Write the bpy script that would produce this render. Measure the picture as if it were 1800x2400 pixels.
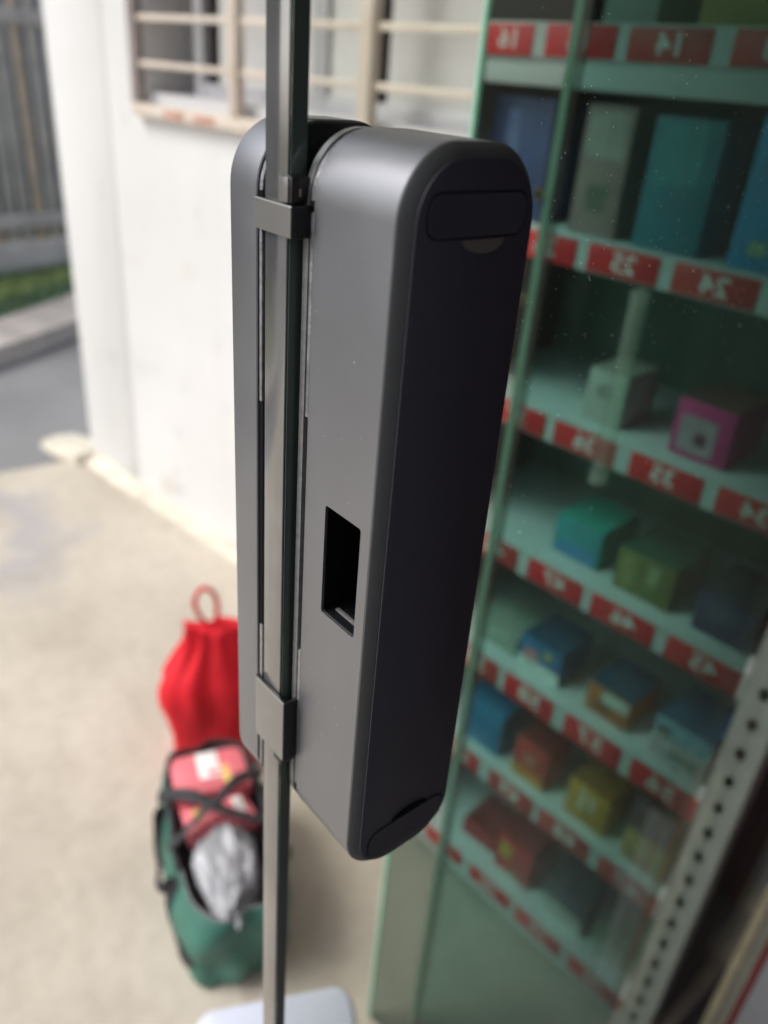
import bpy, bmesh, math, random
from mathutils import Vector, Matrix, noise
random.seed(7)
for o in list(bpy.data.objects): bpy.data.objects.remove(o)
SC = bpy.context.scene
COL = SC.collection
R = math.radians

# ------------------------------------------------------------------ camera
cam = bpy.data.cameras.new('camera'); cam_o = bpy.data.objects.new('camera', cam); COL.objects.link(cam_o)
right = Vector((0.63144, 0.77173, 0.07558)); up = Vector((-0.41689, 0.25568, 0.87226)); back = Vector((0.65382, -0.58229, 0.48317))
m = Matrix((right, up, back)).transposed().to_4x4(); m.translation = Vector((0.2143, -0.1427, 1.40))
cam_o.matrix_world = m
cam.sensor_fit = 'VERTICAL'; cam.sensor_height = 36.0; cam.sensor_width = 27.0; cam.lens = 27.75
cam.clip_start = 0.01; cam.clip_end = 500
cam.dof.use_dof = True; cam.dof.focus_distance = 0.285; cam.dof.aperture_fstop = 6.0
SC.camera = cam_o

# ------------------------------------------------------------------ sky, sun, exposure
SUN_EL, SUN_AZ = 48, 218          # azimuth measured clockwise from +Y
w = bpy.data.worlds.new('World'); SC.world = w; w.use_nodes = True
nt = w.node_tree; nt.nodes.clear()
sky = nt.nodes.new('ShaderNodeTexSky'); sky.sky_type = 'NISHITA'; sky.sun_disc = False
sky.sun_elevation = R(SUN_EL); sky.sun_rotation = R(SUN_AZ); sky.dust_density = 4.0; sky.air_density = 1.0
hs = nt.nodes.new('ShaderNodeHueSaturation'); hs.inputs['Saturation'].default_value = 0.42
bg = nt.nodes.new('ShaderNodeBackground'); bg.inputs['Strength'].default_value = 0.15
ow = nt.nodes.new('ShaderNodeOutputWorld')
nt.links.new(sky.outputs[0], hs.inputs['Color']); nt.links.new(hs.outputs[0], bg.inputs['Color']); nt.links.new(bg.outputs[0], ow.inputs['Surface'])
sl = bpy.data.lights.new('sun', 'SUN'); sl.energy = 1.1; sl.angle = R(25); sl.color = (1.0, 0.98, 0.95)
so = bpy.data.objects.new('sun', sl); COL.objects.link(so)
sd_ = Vector((math.sin(R(SUN_AZ))*math.cos(R(SUN_EL)), math.cos(R(SUN_AZ))*math.cos(R(SUN_EL)), math.sin(R(SUN_EL))))
so.rotation_euler = sd_.to_track_quat('Z', 'Y').to_euler(); so.location = sd_*20
SC.view_settings.view_transform = 'Standard'; SC.view_settings.look = 'None'
SC.view_settings.exposure = 0.56; SC.view_settings.gamma = 1.0; SC.view_settings.use_curve_mapping = False
SC.cycles.max_bounces = 7; SC.cycles.diffuse_bounces = 4; SC.cycles.glossy_bounces = 4; SC.cycles.transparent_max_bounces = 24

# ------------------------------------------------------------------ materials
def N(t, k, **kw):
    n = t.nodes.new(k)
    for a, b in kw.items(): setattr(n, a, b)
    return n
def pmat(name, col, rough=0.5, metal=0.0, var=0.0, vscale=6.0, bump=0.0, bscale=60.0, spec=0.5, col2=None, detail=4.0, coat=0.0, trans=0.0, rvar=0.0):
    mt = bpy.data.materials.new(name); mt.use_nodes = True; t = mt.node_tree
    b = t.nodes['Principled BSDF']
    b.inputs['Base Color'].default_value = (*col, 1); b.inputs['Roughness'].default_value = rough
    b.inputs['Metallic'].default_value = metal; b.inputs['Specular IOR Level'].default_value = spec
    b.inputs['Coat Weight'].default_value = coat
    if var or col2 or bump or rvar: tc = N(t, 'ShaderNodeTexCoord')
    if var or col2:
        nz = N(t, 'ShaderNodeTexNoise'); nz.inputs['Scale'].default_value = vscale; nz.inputs['Detail'].default_value = detail
        t.links.new(tc.outputs['Object'], nz.inputs['Vector'])
        rp = N(t, 'ShaderNodeValToRGB'); rp.color_ramp.elements[0].position = 0.32; rp.color_ramp.elements[1].position = 0.68
        a = tuple(c*(1-var) for c in col); c2 = col2 or tuple(min(1, c*(1+var)) for c in col)
        rp.color_ramp.elements[0].color = (*a, 1); rp.color_ramp.elements[1].color = (*c2, 1)
        t.links.new(nz.outputs['Fac'], rp.inputs['Fac']); t.links.new(rp.outputs['Color'], b.inputs['Base Color'])
    if rvar:
        n3 = N(t, 'ShaderNodeTexNoise'); n3.inputs['Scale'].default_value = vscale; n3.inputs['Detail'].default_value = 6
        t.links.new(tc.outputs['Object'], n3.inputs['Vector'])
        mr = N(t, 'ShaderNodeMapRange'); mr.inputs['To Min'].default_value = rough-rvar; mr.inputs['To Max'].default_value = rough+rvar
        t.links.new(n3.outputs['Fac'], mr.inputs['Value']); t.links.new(mr.outputs[0], b.inputs['Roughness'])
    if bump:
        n2 = N(t, 'ShaderNodeTexNoise'); n2.inputs['Scale'].default_value = bscale; n2.inputs['Detail'].default_value = 6
        t.links.new(tc.outputs['Object'], n2.inputs['Vector'])
        bp = N(t, 'ShaderNodeBump'); bp.inputs['Strength'].default_value = bump; bp.inputs['Distance'].default_value = 0.01
        t.links.new(n2.outputs['Fac'], bp.inputs['Height']); t.links.new(bp.outputs[0], b.inputs['Normal'])
    if trans:
        tr = N(t, 'ShaderNodeBsdfTranslucent'); tr.inputs['Color'].default_value = (*col, 1)
        mx = N(t, 'ShaderNodeMixShader'); mx.inputs[0].default_value = trans
        t.links.new(b.outputs[0], mx.inputs[1]); t.links.new(tr.outputs[0], mx.inputs[2])
        t.links.new(mx.outputs[0], t.nodes['Material Output'].inputs['Surface'])
    return mt
def glassmat(name, tint, haze=0.0, hazecol=(0.5, 0.55, 0.5), refl=1.0, streak=0.0):
    mt = bpy.data.materials.new(name); mt.use_nodes = True; t = mt.node_tree; t.nodes.clear()
    out = N(t, 'ShaderNodeOutputMaterial'); tp = N(t, 'ShaderNodeBsdfTransparent'); tp.inputs[0].default_value = (*tint, 1)
    gl = N(t, 'ShaderNodeBsdfGlossy'); gl.inputs['Roughness'].default_value = 0.02
    lw = N(t, 'ShaderNodeLayerWeight'); lw.inputs['Blend'].default_value = 0.5
    p = N(t, 'ShaderNodeMath', operation='POWER'); p.inputs[1].default_value = 5.0
    s = N(t, 'ShaderNodeMath', operation='MULTIPLY_ADD'); s.inputs[1].default_value = 0.9*refl; s.inputs[2].default_value = 0.04*refl
    t.links.new(lw.outputs['Facing'], p.inputs[0]); t.links.new(p.outputs[0], s.inputs[0])
    mx = N(t, 'ShaderNodeMixShader'); t.links.new(s.outputs[0], mx.inputs[0]); t.links.new(tp.outputs[0], mx.inputs[1]); t.links.new(gl.outputs[0], mx.inputs[2])
    last = mx
    if haze:
        df = N(t, 'ShaderNodeBsdfDiffuse'); df.inputs[0].default_value = (*hazecol, 1)
        tc = N(t, 'ShaderNodeTexCoord'); mp = N(t, 'ShaderNodeMapping'); mp.inputs['Scale'].default_value = (9, 9, 1.2 if streak else 9)
        nz = N(t, 'ShaderNodeTexNoise'); nz.inputs['Scale'].default_value = 3.0; nz.inputs['Detail'].default_value = 5
        t.links.new(tc.outputs['Object'], mp.inputs[0]); t.links.new(mp.outputs[0], nz.inputs['Vector'])
        rp = N(t, 'ShaderNodeMapRange'); rp.inputs['From Min'].default_value = 0.35; rp.inputs['From Max'].default_value = 0.75
        rp.inputs['To Min'].default_value = haze*0.4; rp.inputs['To Max'].default_value = haze*1.7
        t.links.new(nz.outputs['Fac'], rp.inputs['Value'])
        m2 = N(t, 'ShaderNodeMixShader'); t.links.new(rp.outputs[0], m2.inputs[0]); t.links.new(mx.outputs[0], m2.inputs[1]); t.links.new(df.outputs[0], m2.inputs[2])
        last = m2
    t.links.new(last.outputs[0], out.inputs['Surface'])
    return mt

M = {}
M['silver'] = pmat('anodised_grey', (0.265, 0.273, 0.296), 0.40, 0.75, var=0.06, vscale=22, bump=0.02, bscale=1500, rvar=0.10)
M['cap'] = pmat('black_plastic', (0.045, 0.049, 0.070), 0.46, 0, rvar=0.12, vscale=30, bump=0.03, bscale=2500, spec=0.35)
M['capline'] = pmat('black_groove', (0.002, 0.002, 0.002), 0.8, 0, spec=0.1)
M['capedge'] = pmat('black_bevel', (0.060, 0.066, 0.070), 0.38, 0, spec=0.5)
M['gasket'] = pmat('black_rubber', (0.006, 0.007, 0.010), 0.8, spec=0.15)
M['tape'] = pmat('clear_tape_edge', (0.30, 0.31, 0.33), 0.22, 0.3, var=0.3, vscale=200, bump=0.25, bscale=700)
M['plate'] = pmat('mount_plate', (0.34, 0.34, 0.34), 0.35, 0.5, var=0.15, vscale=300)
M['clamp'] = pmat('clamp_grey', (0.27, 0.265, 0.255), 0.28, 0.4, var=0.05, vscale=80)
M['clampdark'] = pmat('clamp_black_shade', (0.012, 0.013, 0.015), 0.3)
M['edge'] = pmat('glass_edge', (0.31, 0.308, 0.306), 0.14, 0.75, var=0.22, vscale=18, rvar=0.06)
M['edgedark'] = pmat('glass_edge_green', (0.062, 0.095, 0.086), 0.15, 0)
M['door'] = glassmat('door_glass', (0.965, 0.98, 0.955), haze=0.006, hazecol=(0.6, 0.6, 0.55))
M['pane_a'] = glassmat('screen_glass', (0.58, 0.66, 0.63), haze=0.012, hazecol=(0.42, 0.44, 0.40), streak=1, refl=0.5)
M['pane_b'] = glassmat('screen_glass_deep', (0.43, 0.61, 0.575), haze=0.030, hazecol=(0.30, 0.50, 0.42), streak=1, refl=0.25)
M['paneedge'] = pmat('screen_edge', (0.68, 0.99, 0.85), 0.25, 0, var=0.10, vscale=14, trans=0.6)
M['dust'] = pmat('dust', (0.75, 0.75, 0.72), 0.9)
M['wall'] = pmat('white_plaster', (0.73, 0.73, 0.72), 0.8, 0, var=0.04, vscale=2.2, bump=0.12, bscale=14, detail=7)
M['grille'] = pmat('cream_paint', (0.62, 0.53, 0.44), 0.5, 0, col2=(0.70, 0.63, 0.55), vscale=14, bump=0.1, bscale=60)
M['grilleframe'] = pmat('mauve_paint', (0.36, 0.31, 0.30), 0.5, 0, var=0.15, vscale=14)
M['rust'] = pmat('red_primer', (0.55, 0.30, 0.23), 0.7, 0, var=0.3, vscale=30)
M['alu'] = pmat('window_alu', (0.55, 0.55, 0.58), 0.35, 0.3)
M['winpane'] = pmat('grey_pane', (0.62, 0.62, 0.61), 0.15, 0, var=0.12, vscale=2)
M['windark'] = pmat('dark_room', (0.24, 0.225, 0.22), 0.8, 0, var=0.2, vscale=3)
M['curtain'] = pmat('maroon_curtain', (0.15, 0.06, 0.055), 0.9, 0, var=0.2, vscale=20)
M['sillw'] = pmat('inner_sill', (0.62, 0.62, 0.63), 0.6)
M['kerb'] = pmat('kerb_concrete', (0.44, 0.40, 0.37), 0.85, 0, var=0.2, vscale=5, bump=0.3, bscale=40)
M['asphalt'] = pmat('asphalt', (0.22, 0.22, 0.222), 0.85, 0, var=0.18, vscale=1.6, bump=0.4, bscale=160, detail=8)
M['soil'] = pmat('soil', (0.12, 0.13, 0.07), 0.95, 0, var=0.3, vscale=3)
M['grassd'] = pmat('grass_dark', (0.17, 0.27, 0.16), 0.7, 0, var=0.3, vscale=4, trans=0.2)
M['grassl'] = pmat('grass_light', (0.45, 0.55, 0.22), 0.7, 0, var=0.3, vscale=4, trans=0.2)
M['fence'] = pmat('fence_slat', (0.36, 0.35, 0.33), 0.7, 0, var=0.3, vscale=4)
M['fencew'] = pmat('fence_weathered', (0.44, 0.37, 0.29), 0.8, 0, var=0.25, vscale=5)
M['plinth'] = pmat('plinth_concrete', (0.46, 0.44, 0.43), 0.9, 0, var=0.2, vscale=3)
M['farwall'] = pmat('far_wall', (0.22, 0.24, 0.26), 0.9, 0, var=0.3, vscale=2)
M['lump'] = pmat('cement_cream', (0.62, 0.58, 0.48), 0.85, 0, var=0.15, vscale=12, bump=0.3, bscale=40)
M['red'] = pmat('red_fabric', (0.80, 0.010, 0.026), 0.75, 0, var=0.16, vscale=9, bump=0.25, bscale=700, trans=0.15)
M['redprint'] = pmat('pale_print', (0.75, 0.45, 0.42), 0.7)
M['green'] = pmat('green_nylon', (0.025, 0.115, 0.085), 0.5, 0, var=0.25, vscale=10, bump=0.3, bscale=25, col2=(0.05, 0.19, 0.145))
M['blackweb'] = pmat('black_webbing', (0.018, 0.018, 0.022), 0.7, 0, var=0.2, vscale=40, bump=0.2, bscale=400)
M['liner'] = pmat('grey_liner', (0.19, 0.175, 0.185), 0.75, 0, var=0.25, vscale=14)
M['pink'] = pmat('pink_pack', (0.72, 0.17, 0.20), 0.35, 0, var=0.12, vscale=8)
M['white'] = pmat('white_print', (0.80, 0.79, 0.76), 0.5)
M['yellow'] = pmat('yellow_print', (0.75, 0.58, 0.16), 0.5)
M['plastic'] = pmat('plastic_film', (0.45, 0.46, 0.49), 0.22, 0, var=0.3, vscale=18, trans=0.25)
M['foam'] = pmat('foam_lid', (0.62, 0.67, 0.80), 0.5, 0, var=0.03, vscale=5, bump=0.1, bscale=200)
M['rackwhite'] = pmat('rack_white', (0.60, 0.62, 0.63), 0.45, 0, var=0.05, vscale=6)
M['rackback'] = pmat('rack_back', (0.035, 0.12, 0.09), 0.6, 0, var=0.35, vscale=5)
M['rackside'] = pmat('rack_side', (0.075, 0.065, 0.075), 0.6, 0, var=0.15, vscale=6)
M['post'] = pmat('post_grey', (0.52, 0.50, 0.48), 0.45, 0.1, var=0.1, vscale=14)
M['tag'] = pmat('label_red', (0.78, 0.018, 0.03), 0.4, 0, var=0.08, vscale=20)
M['tagfade'] = pmat('label_red_faded', (0.62, 0.05, 0.05), 0.4, 0, var=0.15, vscale=25)
M['tagtext'] = pmat('label_white', (0.85, 0.78, 0.78), 0.5)
M['maroon'] = pmat('maroon_wall', (0.07, 0.022, 0.020), 0.7, 0, var=0.25, vscale=4)
M['tan'] = pmat('tan_wood', (0.40, 0.31, 0.22), 0.6, 0, var=0.2, vscale=12)
M['taupe'] = pmat('taupe_wood', (0.22, 0.19, 0.165), 0.6, 0, var=0.2, vscale=12)
M['redstrip'] = pmat('red_strip', (0.22, 0.012, 0.015), 0.5)
M['greypanel'] = pmat('lavender_panel', (0.22, 0.21, 0.235), 0.5, 0, var=0.06, vscale=7)
M['ceiling'] = pmat('ceiling_board', (0.35, 0.32, 0.28), 0.8, 0, var=0.1, vscale=2)
M['shopwall'] = pmat('shop_wall_paint', (0.28, 0.26, 0.28), 0.8, 0, var=0.15, vscale=2)
M['shopfloor'] = pmat('shop_floor_tile', (0.12, 0.11, 0.11), 0.6, 0, var=0.15, vscale=5)
M['brass'] = pmat('brass', (0.65, 0.40, 0.22), 0.3, 0.8)
M['brassd'] = pmat('screw_hole', (0.05, 0.03, 0.02), 0.6)

# concrete yard: blotches, fine grain, one old wet stain by the wall
def concrete():
    mt = bpy.data.materials.new('yard_concrete'); mt.use_nodes = True; t = mt.node_tree; b = t.nodes['Principled BSDF']
    tc = N(t, 'ShaderNodeTexCoord')
    n1 = N(t, 'ShaderNodeTexNoise'); n1.inputs['Scale'].default_value = 1.7; n1.inputs['Detail'].default_value = 8; n1.inputs['Roughness'].default_value = 0.62
    n2 = N(t, 'ShaderNodeTexNoise'); n2.inputs['Scale'].default_value = 26; n2.inputs['Detail'].default_value = 6
    t.links.new(tc.outputs['Object'], n1.inputs['Vector']); t.links.new(tc.outputs['Object'], n2.inputs['Vector'])
    r1 = N(t, 'ShaderNodeValToRGB'); e = r1.color_ramp.elements
    e[0].position = 0.3; e[0].color = (0.42, 0.375, 0.31, 1); e[1].position = 0.66; e[1].color = (0.55, 0.50, 0.42, 1)
    t.links.new(n1.outputs['Fac'], r1.inputs['Fac'])
    mm = N(t, 'ShaderNodeMixRGB', blend_type='MULTIPLY'); mm.inputs[0].default_value = 0.3
    r2 = N(t, 'ShaderNodeValToRGB'); r2.color_ramp.elements[0].position = 0.35; r2.color_ramp.elements[0].color = (0.72, 0.70, 0.68, 1); r2.color_ramp.elements[1].position = 0.6
    t.links.new(n2.outputs['Fac'], r2.inputs['Fac']); t.links.new(r1.outputs[0], mm.inputs[1]); t.links.new(r2.outputs[0], mm.inputs[2])
    # ring shaped stain: distance to a point, warped by noise
    sub = N(t, 'ShaderNodeVectorMath', operation='SUBTRACT'); sub.inputs[1].default_value = (-2.22, 0.33, 0)
    sc_ = N(t, 'ShaderNodeVectorMath', operation='MULTIPLY'); sc_.inputs[1].default_value = (1.0, 1.35, 0)
    ln = N(t, 'ShaderNodeVectorMath', operation='LENGTH')
    n3 = N(t, 'ShaderNodeTexNoise'); n3.inputs['Scale'].default_value = 3.2; n3.inputs['Detail'].default_value = 4
    t.links.new(tc.outputs['Object'], n3.inputs['Vector']); t.links.new(tc.outputs['Object'], sub.inputs[0])
    t.links.new(sub.outputs[0], sc_.inputs[0]); t.links.new(sc_.outputs[0], ln.inputs[0])
    ad = N(t, 'ShaderNodeMath', operation='MULTIPLY_ADD'); ad.inputs[1].default_value = 0.62; t.links.new(n3.outputs['Fac'], ad.inputs[0]); t.links.new(ln.outputs['Value'], ad.inputs[2])
    r3 = N(t, 'ShaderNodeValToRGB'); e = r3.color_ramp.elements
    e[0].position = 0.42; e[0].color = (0, 0, 0, 1); e[1].position = 0.54; e[1].color = (0.9, 0.9, 0.9, 1)
    x = r3.color_ramp.elements.new(0.60); x.color = (0.75, 0.75, 0.75, 1); x = r3.color_ramp.elements.new(0.72); x.color = (0, 0, 0, 1)
    t.links.new(ad.outputs[0], r3.inputs['Fac'])
    mx = N(t, 'ShaderNodeMixRGB'); mx.inputs[2].default_value = (0.35, 0.335, 0.34, 1)
    t.links.new(r3.outputs[0], mx.inputs[0]); t.links.new(mm.outputs[0], mx.inputs[1]); t.links.new(mx.outputs[0], b.inputs['Base Color'])
    n5 = N(t, 'ShaderNodeTexNoise'); n5.inputs['Scale'].default_value = 4.3; n5.inputs['Detail'].default_value = 9; n5.inputs['Roughness'].default_value = 0.7; t.links.new(tc.outputs['Object'], n5.inputs['Vector'])
    r5 = N(t, 'ShaderNodeMapRange'); r5.inputs['From Min'].default_value = 0.50; r5.inputs['From Max'].default_value = 0.72; t.links.new(n5.outputs['Fac'], r5.inputs['Value'])
    m5 = N(t, 'ShaderNodeMath', operation='MULTIPLY'); m5.inputs[1].default_value = 0.55; t.links.new(r5.outputs[0], m5.inputs[0])
    mx5 = N(t, 'ShaderNodeMixRGB'); mx5.inputs[2].default_value = (0.34, 0.295, 0.235, 1); t.links.new(m5.outputs[0], mx5.inputs[0]); t.links.new(mx.outputs[0], mx5.inputs[1])
    wp = N(t, 'ShaderNodeVectorMath', operation='MULTIPLY_ADD'); wp.inputs[1].default_value = (0.5, 0.5, 0); t.links.new(n3.outputs['Color'], wp.inputs[0]); t.links.new(tc.outputs['Object'], wp.inputs[2])
    vo = N(t, 'ShaderNodeTexVoronoi', feature='DISTANCE_TO_EDGE'); vo.inputs['Scale'].default_value = 0.9; t.links.new(wp.outputs[0], vo.inputs['Vector'])
    rc_ = N(t, 'ShaderNodeMapRange'); rc_.inputs['From Min'].default_value = 0.002; rc_.inputs['From Max'].default_value = 0.006; rc_.inputs['To Min'].default_value = 0.0; rc_.inputs['To Max'].default_value = 0.0; t.links.new(vo.outputs['Distance'], rc_.inputs['Value'])
    mx6 = N(t, 'ShaderNodeMixRGB'); mx6.inputs[2].default_value = (0.12, 0.10, 0.085, 1); t.links.new(rc_.outputs[0], mx6.inputs[0]); t.links.new(mx5.outputs[0], mx6.inputs[1]); t.links.new(mx6.outputs[0], b.inputs['Base Color'])
    b.inputs['Roughness'].default_value = 0.75
    bp = N(t, 'ShaderNodeBump'); bp.inputs['Strength'].default_value = 0.25; bp.inputs['Distance'].default_value = 0.01
    t.links.new(n2.outputs['Fac'], bp.inputs['Height']); t.links.new(bp.outputs[0], b.inputs['Normal'])
    return mt
M['concrete'] = concrete()
def plaster():
    # painted render: large patches, trowel unevenness, scattered scuffs and a splashed, dirtier foot
    mt = pmat('white_plaster', (0.73, 0.73, 0.72), 0.8, 0, bump=0.2, bscale=9); t = mt.node_tree; b = t.nodes['Principled BSDF']
    tc = N(t, 'ShaderNodeTexCoord'); col = None
    def layer(scale, lo, hi, dark, prev, vec=None, detail=6):
        nz = N(t, 'ShaderNodeTexNoise'); nz.inputs['Scale'].default_value = scale; nz.inputs['Detail'].default_value = detail
        t.links.new(vec or tc.outputs['Object'], nz.inputs['Vector'])
        r = N(t, 'ShaderNodeMapRange'); r.inputs['From Min'].default_value = lo; r.inputs['From Max'].default_value = hi
        t.links.new(nz.outputs['Fac'], r.inputs['Value'])
        mx = N(t, 'ShaderNodeMixRGB'); mx.inputs[2].default_value = (*dark, 1); t.links.new(r.outputs[0], mx.inputs[0])
        if prev is None: mx.inputs[1].default_value = (0.75, 0.752, 0.745, 1)
        else: t.links.new(prev, mx.inputs[1])
        return mx.outputs[0]
    col = layer(1.3, 0.42, 0.75, (0.66, 0.66, 0.655), col)
    col = layer(5.5, 0.60, 0.80, (0.55, 0.55, 0.55), col)
    col = layer(3.1, 0.64, 0.78, (0.62, 0.57, 0.50), col, detail=8)
    mp = N(t, 'ShaderNodeMapping'); mp.inputs['Scale'].default_value = (5, 5, 0.5); t.links.new(tc.outputs['Object'], mp.inputs[0])
    col = layer(2.0, 0.58, 0.85, (0.68, 0.68, 0.67), col, mp.outputs[0])
    t.links.new(col, b.inputs['Base Color']); return mt
M['wall'] = plaster()

# ------------------------------------------------------------------ object helpers
def tag(o, label=None, cat=None, group=None, kind=None):
    if label: o['label'] = label
    if cat: o['category'] = cat
    if group: o['group'] = group
    if kind: o['kind'] = kind
    return o
def thing(name, label, cat, loc=(0, 0, 0), rz=0.0, group=None):
    o = bpy.data.objects.new(name, None); COL.objects.link(o); o.empty_display_size = 0.05
    o.location = loc; o.rotation_euler = (0, 0, rz)
    return tag(o, label, cat, group)
def link(name, bm, mat, parent=None, smooth=None, off=None):
    if off is not None: bmesh.ops.translate(bm, verts=bm.verts, vec=-Vector(off))
    bmesh.ops.recalc_face_normals(bm, faces=bm.faces)
    me = bpy.data.meshes.new(name); bm.to_mesh(me); bm.free()
    if smooth is not None:
        me.polygons.foreach_set('use_smooth', [True]*len(me.polygons)); me.set_sharp_from_angle(angle=R(smooth))
    mats = mat if isinstance(mat, (list, tuple)) else [mat]
    for mm in mats: me.materials.append(mm)
    o = bpy.data.objects.new(name, me); COL.objects.link(o)
    if parent: o.parent = parent
    return o
def bbox(lo, hi, bevel=0.0, seg=2, bm=None):
    b = bmesh.new()
    bmesh.ops.create_cube(b, size=1)
    s = [hi[i]-lo[i] for i in range(3)]; c = [(hi[i]+lo[i])/2 for i in range(3)]
    for v in b.verts: v.co = Vector((v.co.x*s[0]+c[0], v.co.y*s[1]+c[1], v.co.z*s[2]+c[2]))
    if bevel: bmesh.ops.bevel(b, geom=list(b.edges), offset=bevel, segments=seg, affect='EDGES', profile=0.5)
    if bm is None: return b
    me = bpy.data.meshes.new('tmp'); b.to_mesh(me); b.free(); bm.from_mesh(me); bpy.data.meshes.remove(me)
    return bm
def boxo(name, lo, hi, mat, parent=None, bevel=0.0, smooth=None, off=None, seg=2):
    return link(name, bbox(lo, hi, bevel, seg), mat, parent, smooth if not bevel else 35, off)
def rrect(y0, y1, z0, z1, r, n=10, rb=None):
    rb = rb or r; pts = []
    for cy, cz, a0, rr in ((y1-r, z1-r, 0, r), (y0+r, z1-r, 90, r), (y0+rb, z0+rb, 180, rb), (y1-rb, z0+rb, 270, rb)):
        for k in range(n+1):
            a = R(a0+90*k/n); pts.append((cy+rr*math.cos(a), cz+rr*math.sin(a)))
    return pts
def prism_x(rings, cap=True):
    """rings: list of (x, outline of (y,z)); equal vertex counts"""
    bm = bmesh.new(); vs = [[bm.verts.new((x, y, z)) for y, z in o] for x, o in rings]
    n = len(vs[0])
    for a, b in zip(vs, vs[1:]):
        for i in range(n): bm.faces.new((a[i], a[(i+1) % n], b[(i+1) % n], b[i]))
    if cap: bm.faces.new(vs[0]); bm.faces.new(vs[-1])
    return bm
def prism_z(outline, z0, z1, bevel=0.0):
    bm = bmesh.new(); a = [bm.verts.new((x, y, z0)) for x, y in outline]; b = [bm.verts.new((x, y, z1)) for x, y in outline]
    n = len(a)
    for i in range(n): bm.faces.new((a[i], a[(i+1) % n], b[(i+1) % n], b[i]))
    bm.faces.new(a); bm.faces.new(b)
    return bm
def tube(path, r, seg=10, flat=1.0, closed=False, side=None):
    """tube along a path; flat squashes the section along its second axis (webbing straps)"""
    bm = bmesh.new(); P = [Vector(p) for p in path]; rings = []; n = len(P)
    for i, p in enumerate(P):
        d = (P[(i+1) % n]-P[i-1]) if (closed or 0 < i < n-1) else (P[1]-P[0] if i == 0 else P[-1]-P[-2])
        d.normalize(); u = Vector(side) if side else (Vector((0, 0, 1)) if abs(d.z) < 0.9 else Vector((1, 0, 0)))
        u = (u-d*u.dot(d)).normalized(); v = d.cross(u)
        rings.append([bm.verts.new(p+u*math.cos(2*math.pi*k/seg)*r+v*math.sin(2*math.pi*k/seg)*r*flat) for k in range(seg)])
    lim = n if closed else n-1
    for i in range(lim):
        a, b = rings[i], rings[(i+1) % n]
        for k in range(seg): bm.faces.new((a[k], a[(k+1) % seg], b[(k+1) % seg], b[k]))
    if not closed: bm.faces.new(rings[0]); bm.faces.new(rings[-1])
    return bm
def spline(pts, n=8):
    P = [Vector(p) for p in pts]; out = []
    for i in range(len(P)-1):
        p0 = P[max(i-1, 0)]; p1 = P[i]; p2 = P[i+1]; p3 = P[min(i+2, len(P)-1)]
        for k in range(n):
            t = k/n; out.append(0.5*((2*p1)+(p2-p0)*t+(2*p0-5*p1+4*p2-p3)*t*t+(3*p1-p0-3*p2+p3)*t**3))
    out.append(P[-1]); return out
def hole_wall(x0, x1, z0, z1, hx0, hx1, hz0, hz1, th):
    """slab in the local xz plane, front at y=0, with one rectangular opening"""
    bm = bmesh.new(); xs = [x0, hx0, hx1, x1]; zs = [z0, hz0, hz1, z1]; g = {}
    for y in (0, th):
        for i, x in enumerate(xs):
            for k, z in enumerate(zs): g[i, k, y] = bm.verts.new((x, y, z))
    for y in (0, th):
        for i in range(3):
            for k in range(3):
                if (i, k) != (1, 1): bm.faces.new((g[i, k, y], g[i+1, k, y], g[i+1, k+1, y], g[i, k+1, y]))
    def side(a, b): bm.faces.new((g[a+(0,)], g[b+(0,)], g[b+(th,)], g[a+(th,)]))
    for i in range(3):
        side((i, 0), (i+1, 0)); side((i, 3), (i+1, 3)); side((0, i), (0, i+1)); side((3, i), (3, i+1))
    side((1, 1), (2, 1)); side((1, 2), (2, 2)); side((1, 1), (1, 2)); side((2, 1), (2, 2))
    return bm

# ================================================================== SETTING
# ground sheet, road, yard slab, kerb, verge
tag(boxo('ground', (-200, -200, -0.35), (200, 200, -0.14), M['soil']), kind='structure')
tag(boxo('road', (-12, -30, -0.14), (-2.68, 30, -0.075), M['asphalt']), kind='structure')
def yard():
    # slab with a slightly uneven outer edge along the road
    bm = bmesh.new(); top = []; bot = []
    edge = [(-2.68+0.02*math.sin(y*3.1)+0.012*math.sin(y*11), y) for y in [-8+0.12*i for i in range(134)]]
    out = edge+[(8, 8), (8, -8)]
    for x, y in out: top.append(bm.verts.new((x, y, 0))); bot.append(bm.verts.new((x, y, -0.14)))
    n = len(out); bm.faces.new(top); bm.faces.new(bot)
    for i in range(n): bm.faces.new((top[i], top[(i+1) % n], bot[(i+1) % n], bot[i]))
    return link('yard_pavement', bm, M['concrete'])
tag(yard(), kind='structure')
kpath = spline([(-3.35, -3, 0), (-3.52, -1, 0), (-3.78, 0.3, 0), (-4.05, 0.92, 0), (-4.33, 1.38, 0), (-4.9, 2.2, 0), (-5.6, 3.4, 0), (-6.2, 6, 0)], 6)
def strip(path, d0, d1, z0, z1, mat, name, parent=None, kind='structure'):
    bm = bmesh.new(); rows = []
    for i, p in enumerate(path):
        d = (path[min(i+1, len(path)-1)]-path[max(i-1, 0)]).normalized(); nrm = Vector((-d.y, d.x, 0))
        if nrm.x > 0: nrm = -nrm
        a, b = p+nrm*d0, p+nrm*d1
        rows.append([bm.verts.new((a.x, a.y, z0)), bm.verts.new((a.x, a.y, z1)), bm.verts.new((b.x, b.y, z1)), bm.verts.new((b.x, b.y, z0))])
    for a, b in zip(rows, rows[1:]):
        for k in range(4): bm.faces.new((a[k], a[(k+1) % 4], b[(k+1) % 4], b[k]))
    bm.faces.new(rows[0]); bm.faces.new(rows[-1])
    o = link(name, bm, mat, parent)
    if kind: tag(o, kind=kind)
    return o
strip(kpath, 0, 0.36, -0.13, 0.03, M['kerb'], 'road_kerb')
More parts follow.
